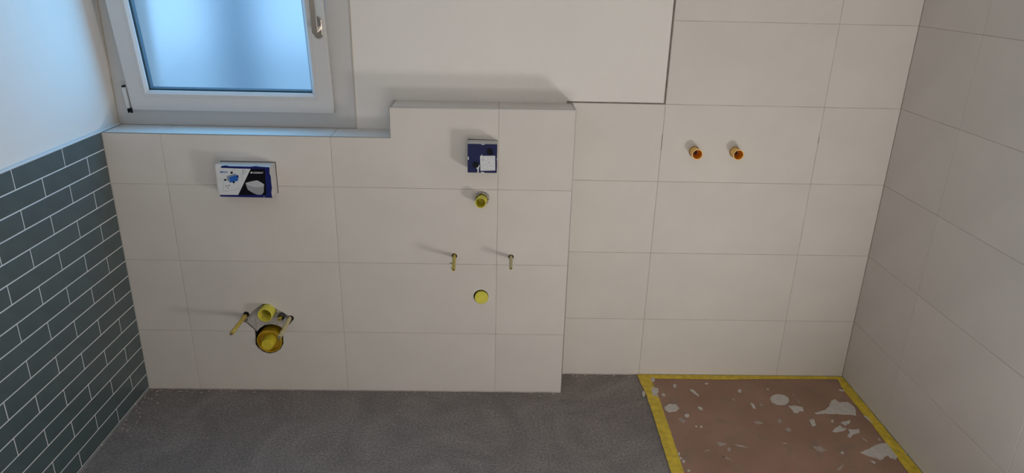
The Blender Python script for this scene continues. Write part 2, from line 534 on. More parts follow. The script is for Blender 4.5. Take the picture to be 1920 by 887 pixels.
# ---- holes in the tiling
PW = 0.062                                            # how far the foam boxes stand out
wc_tr = at(515, 305, 1, -D); wc_fr = at(510.6, 371, 1, -D - PW)
wb = dict(x0=0.4035, x1=0.6015, z0=wc_fr.z, z1=wc_tr.z)
bb = dict(x0=1.3005, x1=1.4050, z0=at(905, 324, 1, -D - 0.06).z, z1=1.0600)
ZWC = lambda x, y: (lambda v: (v.x, v.z))(at(400 + x * 180 / 1228, 550 + y * 180 / 1228, 1, -D))
wc_cut = [ZWC(*q) for q in [(348, 312), (400, 275), (435, 262), (452, 290), (520, 215), (630, 137), (710, 137), (790, 190), (850, 222), (920, 262), (950, 280), (1000, 300), (1018, 340), (985, 385), (890, 470),
          (893, 560), (897, 640), (862, 710), (795, 755), (720, 770), (640, 750), (572, 700), (540, 655), (538, 560), (530, 470), (430, 385), (375, 355)]]
RINGC = (1.3523, 0.8401)
CAPC = (1.3515, 0.4357)
STUD = [(1.2475, 0.6075), (1.4635, 0.6065)]
OUTL = [(2.1620, 0.9960), (2.3185, 0.9970)]
cs = [cutter([(wb['x0'], wb['z0']), (wb['x1'] + 0.003, wb['z0']), (wb['x1'] + 0.0035, wb['z1'] + 0.003), (wb['x0'] + 0.004, wb['z1'] + 0.0035)], -D - 0.03, -D + 0.035),
      cutter([(bb['x0'] - 0.001, bb['z0']), (bb['x1'] + 0.0006, bb['z0']), (bb['x1'] + 0.0006, bb['z1'] + 0.001), (bb['x0'] - 0.001, bb['z1'] + 0.003)], -D - 0.03, -D + 0.035),
      cutter(circle(*RINGC, 0.0262, 22, 0.03), -D - 0.03, -D + 0.06),
      cutter(circle(*STUD[0], 0.0105, 10, 0.12), -D - 0.03, -D + 0.05),
      cutter(circle(*STUD[1], 0.0105, 10, 0.12), -D - 0.03, -D + 0.05),
      cutter(circle(CAPC[0] - 0.001, CAPC[1] + 0.002, 0.0288, 26, 0.01), -D - 0.03, -D + 0.05),
      cutter(wc_cut, -D - 0.03, -D + 0.075)]
ocs = [cutter(circle(*c, 0.0205, 20), -0.03, 0.05) for c in OUTL]
targets = [(mod_tiles[(3, 1)], [0]), (mod_tiles[(2, 1)], [0]), (mod_tiles[(3, 2)], [1]), (mod_tiles[(2, 2)], [2, 3]), (mod_tiles[(2, 3)], [4]),
           (mod_tiles[(1, 2)], [5]), (mod_tiles[(0, 1)], [6]), (mod_tiles[(1, 1)], [6])]
for o, idx in targets:
    cut(o, [cs[i] for i in idx])
cut(module, cs)
for ri, ci, o in back_tiles:
    if ri == 3 and ci == 1:
        cut(o, ocs)
cut(wall_back, ocs)
for c in cs + ocs:
    me = c.data; bpy.data.objects.remove(c); bpy.data.meshes.remove(me)
# inside of the holes in the module gets a dark colour
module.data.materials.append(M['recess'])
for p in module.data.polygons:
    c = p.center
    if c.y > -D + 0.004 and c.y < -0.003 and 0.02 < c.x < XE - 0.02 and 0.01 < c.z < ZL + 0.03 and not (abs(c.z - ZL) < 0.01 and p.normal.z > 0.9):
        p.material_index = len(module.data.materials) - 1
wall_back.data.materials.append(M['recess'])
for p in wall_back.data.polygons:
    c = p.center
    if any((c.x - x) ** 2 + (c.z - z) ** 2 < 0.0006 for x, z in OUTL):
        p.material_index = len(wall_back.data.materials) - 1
# grey mortar left visible inside the toilet cut-out
bm = bmesh.new()
prism(bm, [ZWC(*q) for q in [(352, 314), (432, 266), (456, 292), (522, 218), (630, 140), (710, 140), (790, 193), (850, 225), (920, 265), (1000, 303), (1012, 340), (980, 385), (888, 470), (850, 440), (800, 418), (730, 406), (650, 418), (590, 455), (550, 500), (530, 470), (430, 385), (375, 352)]], -D + 0.008, -D + 0.03)
mortar = obj('mortar_patch', bm, M['mortar'], module)
mc = cutter(circle(0.5173, 0.3640, 0.0300, 28), -D - 0.05, -D + 0.06)
cut(mortar, [mc])
bpy.data.objects.remove(mc)

# ================================================================== WINDOW
win = empty('window_1', ((WX0 + WX1) / 2, 0.0, WZ0), 'white plastic window with frosted blue pane, sash tilted inwards', 'window', kind='structure')


def ring(bm, x0, x1, z0, z1, prof, mi=0):
    """sweep a closed profile (inset, depth) around a rectangle with mitred corners"""
    cols = []
    for i, d in prof:
        cols.append([bm.verts.new((x0 + i, d, z0 + i)), bm.verts.new((x1 - i, d, z0 + i)), bm.verts.new((x1 - i, d, z1 - i)), bm.verts.new((x0 + i, d, z1 - i))])
    n = len(prof)
    for a in range(n):
        for k in range(4):
            f = bm.faces.new((cols[a][k], cols[a][(k + 1) % 4], cols[(a + 1) % n][(k + 1) % 4], cols[(a + 1) % n][k])); f.material_index = mi


bm = bmesh.new()
ring(bm, WX0 + 0.001, 0.8670, 1.0500, WZ1, [(0, 0.003), (0.080, 0.003), (0.0812, 0.0045), (0.0812, 0.052), (0.094, 0.052), (0.094, 0.074), (0, 0.074)])
box(bm, 0.8670, WX1 - 0.001, 0.003, 0.074, WZ0 + 0.001, WZ1)
obj('frame', bm, M['pvc'], win)
bm = bmesh.new()                                       # beige sealing bead along frame and plaster
box(bm, WX1 - 0.0012, WX1 + 0.0022, -0.0018, 0.004, WZ0, WZ1)
box(bm, -0.011, -0.0075, -0.002, 0.004, WZ0, WZ1)
obj('sealing_bead', bm, mat('beige_sealant', (0.52, 0.46, 0.38, 1), 0.8), win)

SX0, SX1, SZ0, SH = 0.0580, 0.7995, 1.1185, 0.945
TILT = Matrix.Translation((0, -0.020, SZ0)) @ Matrix.Rotation(math.radians(8.3), 4, 'X')


def sash_part(name, bm, m, parent, smooth=False):
    bmesh.ops.recalc_face_normals(bm, faces=bm.faces)
    bm.transform(TILT)
    return obj(name, bm, m, parent, smooth=smooth, normals=False)


bm = bmesh.new()
ring(bm, SX0, SX1, 0, SH, [(0, 0.003), (0.003, 0), (0.0525, 0), (0.053, 0.0008), (0.0535, 0), (0.060, 0), (0.060, 0.066), (0.018, 0.066), (0.018, 0.017), (0, 0.017)])
sash = sash_part('sash', bm, M['pvc'], win)
bm = bmesh.new()
ring(bm, SX0, SX1, 0, SH, [(0.0602, 0.0003), (0.063, 0.0003), (0.074, 0.0085), (0.074, 0.014), (0.0602, 0.014)])
sash_part('glazing_bead', bm, M['pvc'], sash)
bm = bmesh.new()
ring(bm, SX0, SX1, 0, SH, [(0.072, 0.0142), (0.0762, 0.0142), (0.0762, 0.0175), (0.072, 0.0175)])
sash_part('gasket', bm, M['gasket'], sash)
bm = bmesh.new(); box(bm, SX0 + 0.0605, SX1 - 0.0605, 0.0178, 0.0215, 0.0605, SH - 0.0605)
sash_part('clear_pane', bm, M['clear'], sash)
bm = bmesh.new()
ring(bm, SX0, SX1, 0, SH, [(0.0605, 0.0217), (0.0790, 0.0217), (0.0790, 0.0415), (0.0605, 0.0415)])
sash_part('spacer_bar', bm, M['spacer_blue_lit'], sash)
bm = bmesh.new()
vs = box(bm, SX0 + 0.0605, SX1 - 0.0605, 0.0417, 0.0457, 0.0605, SH - 0.0605, 1)
for f in bm.faces:
    if f.calc_center_median().y > 0.0450: f.material_index = 0
p_ = sash_part('frosted_pane', bm, [M['frost'], M['clear']], sash)

# handle: oval rose and a lever pointing up
hx, hz = 0.7735, 0.330
_v = at(596.5, 51, 1, -0.06)
_inv = TILT.inverted()
for _ in range(6):                                     # where the pixel of the rose meets the tilted sash
    loc = _inv @ _v
    _v = at(596.5, 51, 1, _v.y - loc.y)
hx, hz = (_inv @ _v).x, (_inv @ _v).z
bm = bmesh.new()
W, L = 0.0155, 0.038
pts = [(hx + W * math.cos(a), hz + L - W + W * math.sin(a)) for a in [math.pi * k / 10 for k in range(11)]] + \
      [(hx - W * math.cos(a), hz - L + W - W * math.sin(a)) for a in [math.pi * k / 10 for k in range(11)]]
prism(bm, pts, -0.009, 0.0)
bmesh.ops.recalc_face_normals(bm, faces=bm.faces)
bmesh.ops.bevel(bm, geom=[e for e in bm.edges if all(v.co.y < -0.008 for v in e.verts)], offset=0.002, segments=2, affect='EDGES')
sash_part('handle_rose', bm, M['chrome'], sash, smooth=True)
bm = bmesh.new()
lathe(bm, (hx, -0.0085, hz - 0.004), [(0.0105, 0), (0.0095, 0.010), (0.0095, 0.034), (0.0, 0.034)], 18)
lv = [(hx + 0.0090 * math.cos(a), hz - 0.004 + 0.0090 * math.sin(a)) for a in [math.pi + math.pi * k / 8 for k in range(9)]] + [(hx + 0.0085, hz + 0.118), (hx + 0.006, hz + 0.122), (hx - 0.006, hz + 0.122), (hx - 0.0085, hz + 0.118)]
prism(bm, lv, -0.0545, -0.0425)
bmesh.ops.recalc_face_normals(bm, faces=bm.faces)
sash_part('handle_lever', bm, M['chrome'], sash, smooth=True)
# hinge at the lower left corner
bm = bmesh.new(); box(bm, SX0 - 0.0165, SX0 - 0.0035, -0.006, 0.010, 0.008, 0.088, 0, 0.003, 2)
hc = sash_part('hinge_cover', bm, M['pvc'], sash, smooth=True)
bm = bmesh.new(); box(bm, SX0 - 0.0150, SX0 - 0.0050, -0.004, 0.010, 0.0885, 0.0920)
box(bm, SX0 - 0.013, SX0 - 0.0095, -0.0065, 0.010, -0.008, 0.007)
box(bm, SX0 - 0.004, SX0 + 0.0030, -0.0065, -0.0005, -0.008, 0.0095)
sash_part('hinge_pin', bm, M['black'], sash)

# ---- outside the window: pale gravel far below and an added upright shape, seen blurred through the frosted pane
bm = bmesh.new(); box(bm, -14, 16, 0.6, 30, -3.2, -3.0)
tag(obj('gravel_yard', bm, M['outside_ground']), 'pale gravel yard outside, blurred behind the frosted window pane', 'yard', kind='structure')
bm = bmesh.new()
box(bm, -2.42, -1.92, 6.4, 6.7, -3.0, 4.4, 0)  # added upright, placed to darken a band of the frosted pane
box(bm, -2.47, -1.87, 6.35, 6.75, 4.4, 4.5, 0)
tag(obj('band_upright', bm, M['outside_upright']), 'grey upright shape added outside to darken a band of the frosted window pane', 'pillar')

# ================================================================== THINGS ON THE WALLS
def flat(bm, pts, y, mi=0):
    f = bm.faces.new([bm.verts.new((x, y, z)) for x, z in pts]); f.material_index = mi
    f.normal_update()
    if f.normal.y > 0: f.normal_flip()
    return f


def text_mesh(body, cx, cz, height, y, width):
    cu = bpy.data.curves.new('lettering', 'FONT'); cu.body = body; cu.align_x = 'CENTER'; cu.align_y = 'CENTER'; cu.offset = 0.012
    t = bpy.data.objects.new('lettering', cu); COL.objects.link(t)
    bpy.context.view_layer.update()
    me = bpy.data.meshes.new_from_object(t.evaluated_get(bpy.context.evaluated_depsgraph_get()))
    bpy.data.objects.remove(t); bpy.data.curves.remove(cu)
    bm = bmesh.new(); bm.from_mesh(me); bpy.data.meshes.remove(me)
    xs = [v.co.x for v in bm.verts]; ys_ = [v.co.y for v in bm.verts]
    sx, sz = width / (max(xs) - min(xs)), height / (max(ys_) - min(ys_))
    mx_, my_ = (max(xs) + min(xs)) / 2, (max(ys_) + min(ys_)) / 2
    for v in bm.verts:
        v.co = Vector((cx + (v.co.x - mx_) * sx, y, cz + (v.co.y - my_) * sz))
    bmesh.ops.recalc_face_normals(bm, faces=bm.faces)
    for f in bm.faces:
        if f.normal.y > 0: f.normal_flip()
    return bm


# ---- foam box in the cistern opening
y_f = -D - PW
P1 = lambda x, y: (lambda v: (v.x, v.z))(at(400 + x * 130 / 1281, 290 + y * 130 / 1281, 1, y_f))
wcbox = empty('foam_box', ((wb['x0'] + wb['x1']) / 2, -D, wb['z0']), 'white foam box with printed toilet picture in the cistern opening under the window', 'box')
bm = bmesh.new()
outl = [P1(62, 200), P1(1030, 226), P1(1092, 797), P1(112, 790), P1(80, 450)]
xs0 = min(p[0] for p in outl)
prism(bm, [(wb['x0'] + 0.004, wb['z0'] + 0.001), (wb['x1'], wb['z0'] + 0.001), (wb['x1'], wb['z1']), (wb['x0'] + 0.004, wb['z1'])], y_f, -D + 0.030)
bmesh.ops.recalc_face_normals(bm, faces=bm.faces)
bmesh.ops.bevel(bm, geom=list(bm.edges), offset=0.0015, segments=2, affect='EDGES')
obj('foam_body', bm, M['foam'], wcbox, smooth=True)
bm = bmesh.new()
flat(bm, [P1(*q) for q in [(60, 215), (150, 245), (690, 262), (460, 742), (120, 742), (85, 560)]], y_f - 0.0004, 0)
flat(bm, [P1(*q) for q in [(115, 238), (160, 208), (240, 198), (290, 212), (700, 220), (780, 210), (880, 222), (1033, 232), (1040, 262), (690, 262), (400, 254), (150, 244)]], y_f - 0.0006, 1)
flat(bm, [P1(*q) for q in [(690, 262), (960, 262), (985, 745), (460, 745)]], y_f - 0.0006, 2)
flat(bm, [P1(*q) for q in [(955, 262), (1040, 255), (1038, 340), (1062, 400), (1070, 500), (1084, 620), (1072, 700), (1090, 797), (985, 748)]], y_f - 0.0008, 1)
flat(bm, [P1(*q) for q in [(115, 743), (990, 745), (1090, 797), (140, 774)]], y_f - 0.0010, 1)
# picture of the blue cistern
flat(bm, [P1(*q) for q in [(250, 395), (400, 350), (440, 375), (295, 415)]], y_f - 0.0008, 4)
flat(bm, [P1(*q) for q in [(250, 395), (295, 415), (310, 515), (255, 470)]], y_f - 0.0008, 4)
flat(bm, [P1(*q) for q in [(295, 415), (440, 375), (470, 395), (455, 482), (310, 515)]], y_f - 0.0010, 3)
for cx, cy, r in ((340, 332, 30), (222, 465, 28), (378, 510, 26), (452, 395, 22)):
    flat(bm, [P1(cx - r, cy), P1(cx, cy - r * 0.8), P1(cx + r, cy), P1(cx, cy + r * 0.8)], y_f - 0.0012, 2)
for tri in ([(535, 288), (560, 288), (548, 312)], [(540, 352), (564, 352), (552, 326)], [(232, 566), (232, 590), (262, 578)], [(300, 556), (300, 580), (272, 568)]):
    flat(bm, [P1(*q) for q in tri], y_f - 0.0010, 2)
for cx, cy in ((592, 313), (272, 615)):
    flat(bm, [P1(cx + 15 * math.cos(a), cy + 17 * math.sin(a)) for a in [math.pi * k / 6 for k in range(12)]], y_f - 0.0008, 6)
    flat(bm, [P1(cx + 7 * math.cos(a), cy + 9 * math.sin(a)) for a in [math.pi * k / 6 for k in range(12)]], y_f - 0.0010, 0)
for a, b in (((170, 690), (500, 622)), ((185, 470), (185, 660)), ((350, 300), (400, 262)), ((520, 360), (540, 500)), ((110, 455), (180, 455))):
    dx, dy = b[0] - a[0], b[1] - a[1]; n = math.hypot(dx, dy); ox, oy = -dy / n * 2.2, dx / n * 2.2
    flat(bm, [P1(a[0] + ox, a[1] + oy), P1(b[0] + ox, b[1] + oy), P1(b[0] - ox, b[1] - oy), P1(a[0] - ox, a[1] - oy)], y_f - 0.0008, 6)
# picture of the toilet
flat(bm, [P1(*q) for q in [(598, 522), (640, 540), (800, 600), (870, 596), (938, 560), (932, 690), (905, 730), (860, 742), (800, 735), (730, 705), (640, 648), (612, 580)]], y_f - 0.0010, 5)
flat(bm, [P1(*q) for q in [(598, 520), (690, 495), (810, 472), (880, 508), (936, 545), (942, 565), (905, 590), (830, 604), (760, 598), (690, 580), (640, 560), (606, 545)]], y_f - 0.0012, 7)
flat(bm, [P1(*q) for q in [(930, 785), (940, 762), (948, 785)]], y_f - 0.0014, 0)
flat(bm, [P1(*q) for q in [(690, 316), (722, 316), (722, 346), (690, 346)]], y_f - 0.0010, 0)
lab = obj('printed_label', bm, [M['paper'], M['navy'], M['ink'], M['blue'], M['bluegrey'], M['print_grey'], M['print_line'], M['print_light']], wcbox, normals=False)
lab['label'] = 'torn printed label with a toilet picture on black'
a, b = P1(735, 345), P1(922, 320)
obj('lettering', text_mesh('GEBERIT', (a[0] + b[0]) / 2, (P1(735, 316)[1] + P1(735, 347)[1]) / 2, abs(P1(735, 316)[1] - P1(735, 347)[1]), y_f - 0.0012, b[0] - a[0]), M['paper'], lab, normals=False)
a, b = P1(130, 318), P1(268, 318)
obj('lettering', text_mesh('MEGA', (a[0] + b[0]) / 2, a[1], abs(P1(0, 300)[1] - P1(0, 336)[1]), y_f - 0.0010, b[0] - a[0]), M['blue'], lab, normals=False)
bm = bmesh.new()                                       # torn paper corner bulging at the left
prism(bm, [P1(*q) for q in [(40, 185), (70, 165), (140, 172), (150, 215), (95, 300), (110, 440), (75, 445), (55, 320)]], y_f - 0.0016, y_f - 0.0002)
obj('torn_paper', bm, M['paper'], wcbox)

# ---- foam box with navy lid in the basin tap opening
PB = 0.060
y_b = -D - PB
P2 = lambda x, y: (lambda v: (v.x, v.z))(at(870 + x * 70 / 828, 255 + y * 70 / 828, 1, y_b))
bbox = empty('tap_box', ((bb['x0'] + bb['x1']) / 2, -D, bb['z0']), 'small square box with navy face and white sticker on the raised wall', 'box')
bm = bmesh.new(); box(bm, bb['x0'], bb['x1'], y_b, -D + 0.030, bb['z0'], bb['z1'], 0, 0.0012, 2)
obj('foam_body', bm, M['foam'], bbox, smooth=True)
fx0, fz1 = P2(92, 172); fx1, fz0 = P2(748, 815)
bm = bmesh.new(); box(bm, bb['x0'] + 0.0004, bb['x1'] - 0.0004, y_b - 0.0016, y_b - 0.0001, bb['z0'] + 0.0004, bb['z1'] - 0.0004, 0, 0.0006)
lid = obj('navy_lid', bm, M['navy_shell'], bbox)
for cx, cy, r in ((575, 345, 70), (265, 635, 66)):
    c = P2(cx, cy); rr = P2(cx + r, cy)[0] - c[0]
    bm = bmesh.new()
    lathe(bm, (c[0], y_b - 0.0016, c[1]), [(rr, 0.0), (rr, 0.003), (rr * 0.82, 0.003), (rr * 0.78, 0.0006), (rr * 0.45, 0.0006), (rr * 0.40, 0.0025), (0, 0.0025)], 22)
    obj('rubber_plug', bm, M['black'], lid, smooth=True)
yl = y_b - 0.0018
bm = bmesh.new()
prism(bm, [P2(*q) for q in [(356, 440), (380, 440), (398, 398), (408, 438), (690, 435), (694, 762), (366, 768)]], yl - 0.0006, yl)
st = obj('sticker', bm, M['paper'], lid)
bm = bmesh.new()
def line(bm, a, b, w, y, mi=0):
    dx, dy = b[0] - a[0], b[1] - a[1]; n = math.hypot(dx, dy); ox, oy = -dy / n * w / 2, dx / n * w / 2
    flat(bm, [P2(a[0] + ox, a[1] + oy), P2(b[0] + ox, b[1] + oy), P2(b[0] - ox, b[1] - oy), P2(a[0] - ox, a[1] - oy)], y, mi)
ys_ = yl - 0.0008
for a, b in (((382, 540), (422, 475)), ((422, 475), (460, 538)), ((382, 540), (460, 538))): line(bm, a, b, 8, ys_, 0)
line(bm, (421, 497), (421, 520), 8, ys_, 0); line(bm, (421, 526), (421, 533), 8, ys_, 0)
for a, b in (((528, 465), (528, 560)), ((528, 465), (670, 470)), ((670, 470), (668, 520)), ((578, 520), (645, 497)), ((645, 497), (650, 560)), ((578, 520), (580, 560)), ((550, 588), (500, 575)), ((550, 588), (590, 632)), ((610, 600), (655, 585)), ((415, 640), (510, 620)), ((415, 640), (418, 720)), ((510, 620), (512, 700)), ((418, 720), (512, 742)), ((550, 735), (670, 738))):
    line(bm, a, b, 5, ys_, 1)
for x in range(545, 670, 22): line(bm, (x, 662), (x + 15, 660), 11, ys_, 1)
flat(bm, [P2(550 + 14 * math.cos(a), 588 + 15 * math.sin(a)) for a in [math.pi * k / 6 for k in range(12)]], ys_ - 0.0001, 0)
obj('sticker_print', bm, [M['print_line'], mat('pale_line_print', (0.40, 0.38, 0.37, 1), 0.6)], lid, normals=False)
for pts in ([(380, 176), (460, 178), (455, 192), (388, 190)], [(86, 455), (107, 460), (107, 522), (86, 528)], [(726, 535), (732, 475), (756, 470), (752, 530)], [(380, 790), (450, 800), (445, 816), (378, 814)],
            [(270, 700), (300, 690), (335, 632), (350, 655), (330, 715), (324, 812), (297, 814), (300, 745)]):
    bm = bmesh.new(); prism(bm, [P2(*q) for q in pts], yl - 0.0004, yl)
    obj('torn_paper', bm, M['paper'], lid)

# ---- yellow pipe sleeve under the tap box
g = empty('pipe_sleeve', (RINGC[0], -D, RINGC[1]), 'open yellow pipe stub with chipped plaster collar below the navy box', 'pipe')
bm = bmesh.new()
tip = at(901, 380.4, 1, -D - 0.052)
axis = Vector((tip.x - RINGC[0], -0.052, tip.z - RINGC[1] + 0.0035))
lathe(bm, (RINGC[0], -D, RINGC[1] - 0.0035), [(0.0195, -0.03), (0.0200, axis.length), (0.0178, axis.length), (0.0172, 0.0), (0.0, 0.0)], 26, axis, [0, 0, 0, 0])
obj('pipe_stub', bm, M['yellow_green'], g, smooth=True)
bm = bmesh.new()
segs = 20
rng = random.Random(3)
ring_pts = []
for k in range(segs):
    a0 = 2 * math.pi * k / segs
    if math.radians(195) < a0 < math.radians(315):
        continue
    a1 = a0 + 2 * math.pi / segs
    ri_, ro_, le = 0.0206, 0.0256, 0.010 + rng.uniform(-0.004, 0.007)
    q = [(RINGC[0] + r * math.cos(a), RINGC[1] + r * math.sin(a)) for a, r in ((a0, ri_), (a0, ro_), (a1, ro_), (a1, ri_))]
    prism(bm, q, -D - le, -D + 0.02)
obj('plaster_collar', bm, M['mortar'], g)
bm = bmesh.new(); c = at(892.5, 368, 1, -D - 0.012)
box(bm, c.x - 0.003, c.x + 0.003, -D - 0.013, -D + 0.01, c.z - 0.008, c.z + 0.008, 0, 0.0015)
obj('metal_clip', bm, M['chrome'], g)

# ---- flat yellow drain plug
g = empty('drain_plug', (CAPC[0], -D, CAPC[1]), 'flat round yellow drain plug low on the raised wall', 'plug')
bm = bmesh.new()
lathe(bm, (CAPC[0] + 0.0005, -D, CAPC[1] - 0.0005), [(0.0255, -0.04), (0.0255, -0.004), (0.0262, -0.002), (0.0262, 0.0065), (0.0248, 0.0080), (0.022, 0.0080), (0.0215, 0.0075), (0.0, 0.0075)], 32)
obj('plug_cap', bm, M['yellow_green'], g, smooth=True)
bm = bmesh.new()
lathe(bm, (CAPC[0], -D, CAPC[1]), [(0.0275, -0.045), (0.0275, -0.012), (0.0262, -0.012), (0.0262, -0.045)], 28)
obj('pipe_socket', bm, M['black'], g, smooth=True)

# ---- studs
def stud(base, tip_px, length, label, group, sleeve, r, tipmetal, name='threaded_stud', flip=0):
    g = empty(name, (base[0], -D, base[1]), label, 'stud', group)
    y1 = -D - length
    t = at(tip_px[0], tip_px[1], 1, y1)
    ax = Vector((t.x - base[0], -length, t.z - base[1]))
    ln = ax.length
    bm = bmesh.new()
    n0 = 7
    prof = [(r * 0.9, -0.035)]
    for k in range(n0 * 2 + 1):                     # slightly ribbed sleeve
        prof.append((r * (1.0 if k % 2 else 0.93), 0.004 + (ln - 0.012 - tipmetal) * k / (n0 * 2)))
    e = ln - tipmetal
    prof += [(r, e - 0.004), (r, e), (r * 0.62, e), (r * 0.62, e - 0.012), (0, e - 0.012)]
    lathe(bm, (base[0], -D, base[1]), prof, 14, ax)
    obj('sleeve', bm, sleeve, g, smooth=True)
    bm = bmesh.new()                                # threaded rod inside
    rr = r * 0.60
    prof = [(0, e - 0.02)]
    if tipmetal:
        for k in range(9):
            prof.append((rr * (1.0 if k % 2 else 0.88), e - 0.02 + (0.02 + tipmetal) * k / 8))
        prof.append((0, ln))
    else:
        prof += [(rr, e - 0.02), (rr, e - 0.009), (0, e - 0.009)]
    lathe(bm, (base[0], -D, base[1]), prof, 12, ax)
    obj('rod', bm, M['steel'], g, smooth=True)
    u = ax.normalized()
    return g, u


def sliver(g, p0, p1, w, m, name):
    """small thin strip of torn plastic between two points"""
    d = (p1 - p0).normalized(); s = d.cross(Vector((0, 1, 0)))
    if s.length < 0.1: s = d.cross(Vector((1, 0, 0)))
    s = s.normalized() * w / 2; n = d.cross(s).normalized() * 0.0006
    bm = bmesh.new()
    a = [bm.verts.new(p0 + s + n), bm.verts.new(p0 - s + n), bm.verts.new(p1 - s * 0.4 + n), bm.verts.new(p1 + s * 0.4 + n)]
    b = [bm.verts.new(v.co - 2 * n) for v in a]
    bm.faces.new(a); bm.faces.new(b[::-1])
    for i in range(4): bm.faces.new((a[i], a[(i + 1) % 4], b[(i + 1) % 4], b[i]))
    obj(name, bm, m, g)


g, u = stud(STUD[0], (850.3, 505.5), 0.125, 'yellow sleeved basin stud left of the vertical tile joint', 'basin studs', M['sleeve'], 0.0068, 0.0)
b3 = Vector((STUD[0][0], -D, STUD[0][1]))
sliver(g, b3 + u * 0.072, b3 + u * 0.068 + Vector((-0.017, 0, 0.001)), 0.004, M['recess'], 'torn_flap')
sliver(g, b3 + u * 0.100 + Vector((-0.005, 0, 0)), b3 + u * 0.118 + Vector((-0.0085, 0, -0.001)), 0.003, M['recess'], 'torn_flap')
g, u = stud(STUD[1], (957.8, 503.2), 0.107, 'pale worn sleeved basin stud right of the vertical tile joint', 'basin studs', M['sleeve_pale'], 0.0068, 0.0)
b3 = Vector((STUD[1][0], -D, STUD[1][1]))
sliver(g, b3 + u * 0.030, b3 + u * 0.026 + Vector((0.015, 0, 0.000)), 0.0025, M['sleeve_pale'], 'torn_flap')
WST = [(0.4275, 0.3415), (0.6005, 0.3340)]
g, u = stud(WST[0], (432.3, 627.5), 0.157, 'yellow toilet stud left of the round pipes, with dark thread end', 'toilet studs', M['sleeve'], 0.0078, 0.010)
b3 = Vector((WST[0][0], -D, WST[0][1]))
bm = bmesh.new(); lathe(bm, b3 + u * 0.004 + Vector((0.006, 0.0, -0.016)), [(0, 0), (0.0045, 0), (0.005, 0.012), (0.003, 0.020), (0, 0.020)], 10, u)
obj('lock_nut', bm, M['chrome'], g, smooth=True)
bm = bmesh.new(); lathe(bm, b3 + Vector((0.004, 0, 0.006)), [(0.0, -0.004), (0.0115, -0.004), (0.0115, 0.003), (0.0, 0.003)], 12)
obj('washer', bm, M['black'], g, smooth=True)
g, u = stud(WST[1], (522.8, 635), 0.166, 'pale worn toilet stud right of the round pipes, crossing the big opening', 'toilet studs', M['sleeve_pale'], 0.0076, 0.011)
b3 = Vector((WST[1][0], -D, WST[1][1]))
bm = bmesh.new(); lathe(bm, b3 + Vector((0.004, 0, -0.001)), [(0.0, -0.004), (0.0105, -0.004), (0.0105, 0.003), (0.0, 0.003)], 12)
obj('washer', bm, M['black'], g, smooth=True)

# ---- toilet flush pipe, conduit and soil pipe
FC = (0.5173, 0.3640)
g = empty('flush_pipe', (FC[0], -D, FC[1]), 'open round yellow flush pipe above the big soil opening', 'pipe')
bm = bmesh.new()
lathe(bm, (FC[0], -D, FC[1]), [(0.0275, -0.06), (0.0280, 0.0405), (0.0272, 0.0415), (0.0250, 0.0415), (0.0242, 0.0405), (0.0235, 0.004), (0.0205, 0.0025), (0.0200, -0.055), (0.0, -0.055)], 32)
obj('pipe_body', bm, M['yellow_green'], g, smooth=True)
bm = bmesh.new()
lathe(bm, (FC[0], -D, FC[1]), [(0.0236, 0.010), (0.0236, 0.015), (0.0215, 0.014), (0.0210, 0.010)], 32)
obj('sealing_lip', bm, M['yellow'], g, smooth=True)

cc = at(400 + 868 * 180 / 1228, 550 + 305 * 180 / 1228, 1, -D - 0.008)
g = empty('water_conduit', (cc.x, -D, cc.z), 'small dark conduit end with yellow nozzle right of the flush pipe', 'conduit')
bm = bmesh.new()
lathe(bm, (cc.x, -D, cc.z), [(0.0125, -0.03), (0.0130, 0.010), (0.0108, 0.011), (0.0100, -0.006), (0, -0.006)], 18)
obj('dark_tube', bm, mat('dark_grey_tube', (0.045, 0.055, 0.055, 1), 0.5), g, smooth=True)
cn = at(400 + 843 * 180 / 1228, 550 + 340 * 180 / 1228, 1, -D - 0.024)
bm = bmesh.new()
lathe(bm, (cn.x, -D, cn.z), [(0.0072, -0.01), (0.0072, 0.022), (0.0052, 0.024), (0.0032, 0.024), (0.0030, 0.014), (0, 0.014)], 14)
obj('nozzle', bm, M['sleeve'], g, smooth=True)

SCN = (0.5075, 0.2250)
g = empty('soil_pipe', (SCN[0], -D, SCN[1]), 'big round yellow soil pipe cover with central knob in the lower opening', 'pipe')
bm = bmesh.new()
lathe(bm, (SCN[0], -D, SCN[1]), [(0.0492, -0.06), (0.0492, -0.003), (0.0478, -0.002), (0.0460, -0.003), (0.0445, -0.012), (0.0430, -0.027), (0.0245, -0.028)], 36)
obj('pipe_cover', bm, M['yellow_deep'], g, smooth=True)
bm = bmesh.new()
lathe(bm, (SCN[0], -D, SCN[1]), [(0.0255, -0.030), (0.0228, 0.024), (0.0216, 0.0260), (0.0, 0.0260)], 30)
lathe(bm, (SCN[0] + 0.001, -D, SCN[1]), [(0.0028, 0.0258), (0.0028, 0.0268), (0, 0.0268)], 10)
obj('knob', bm, M['yellow'], g, smooth=True)

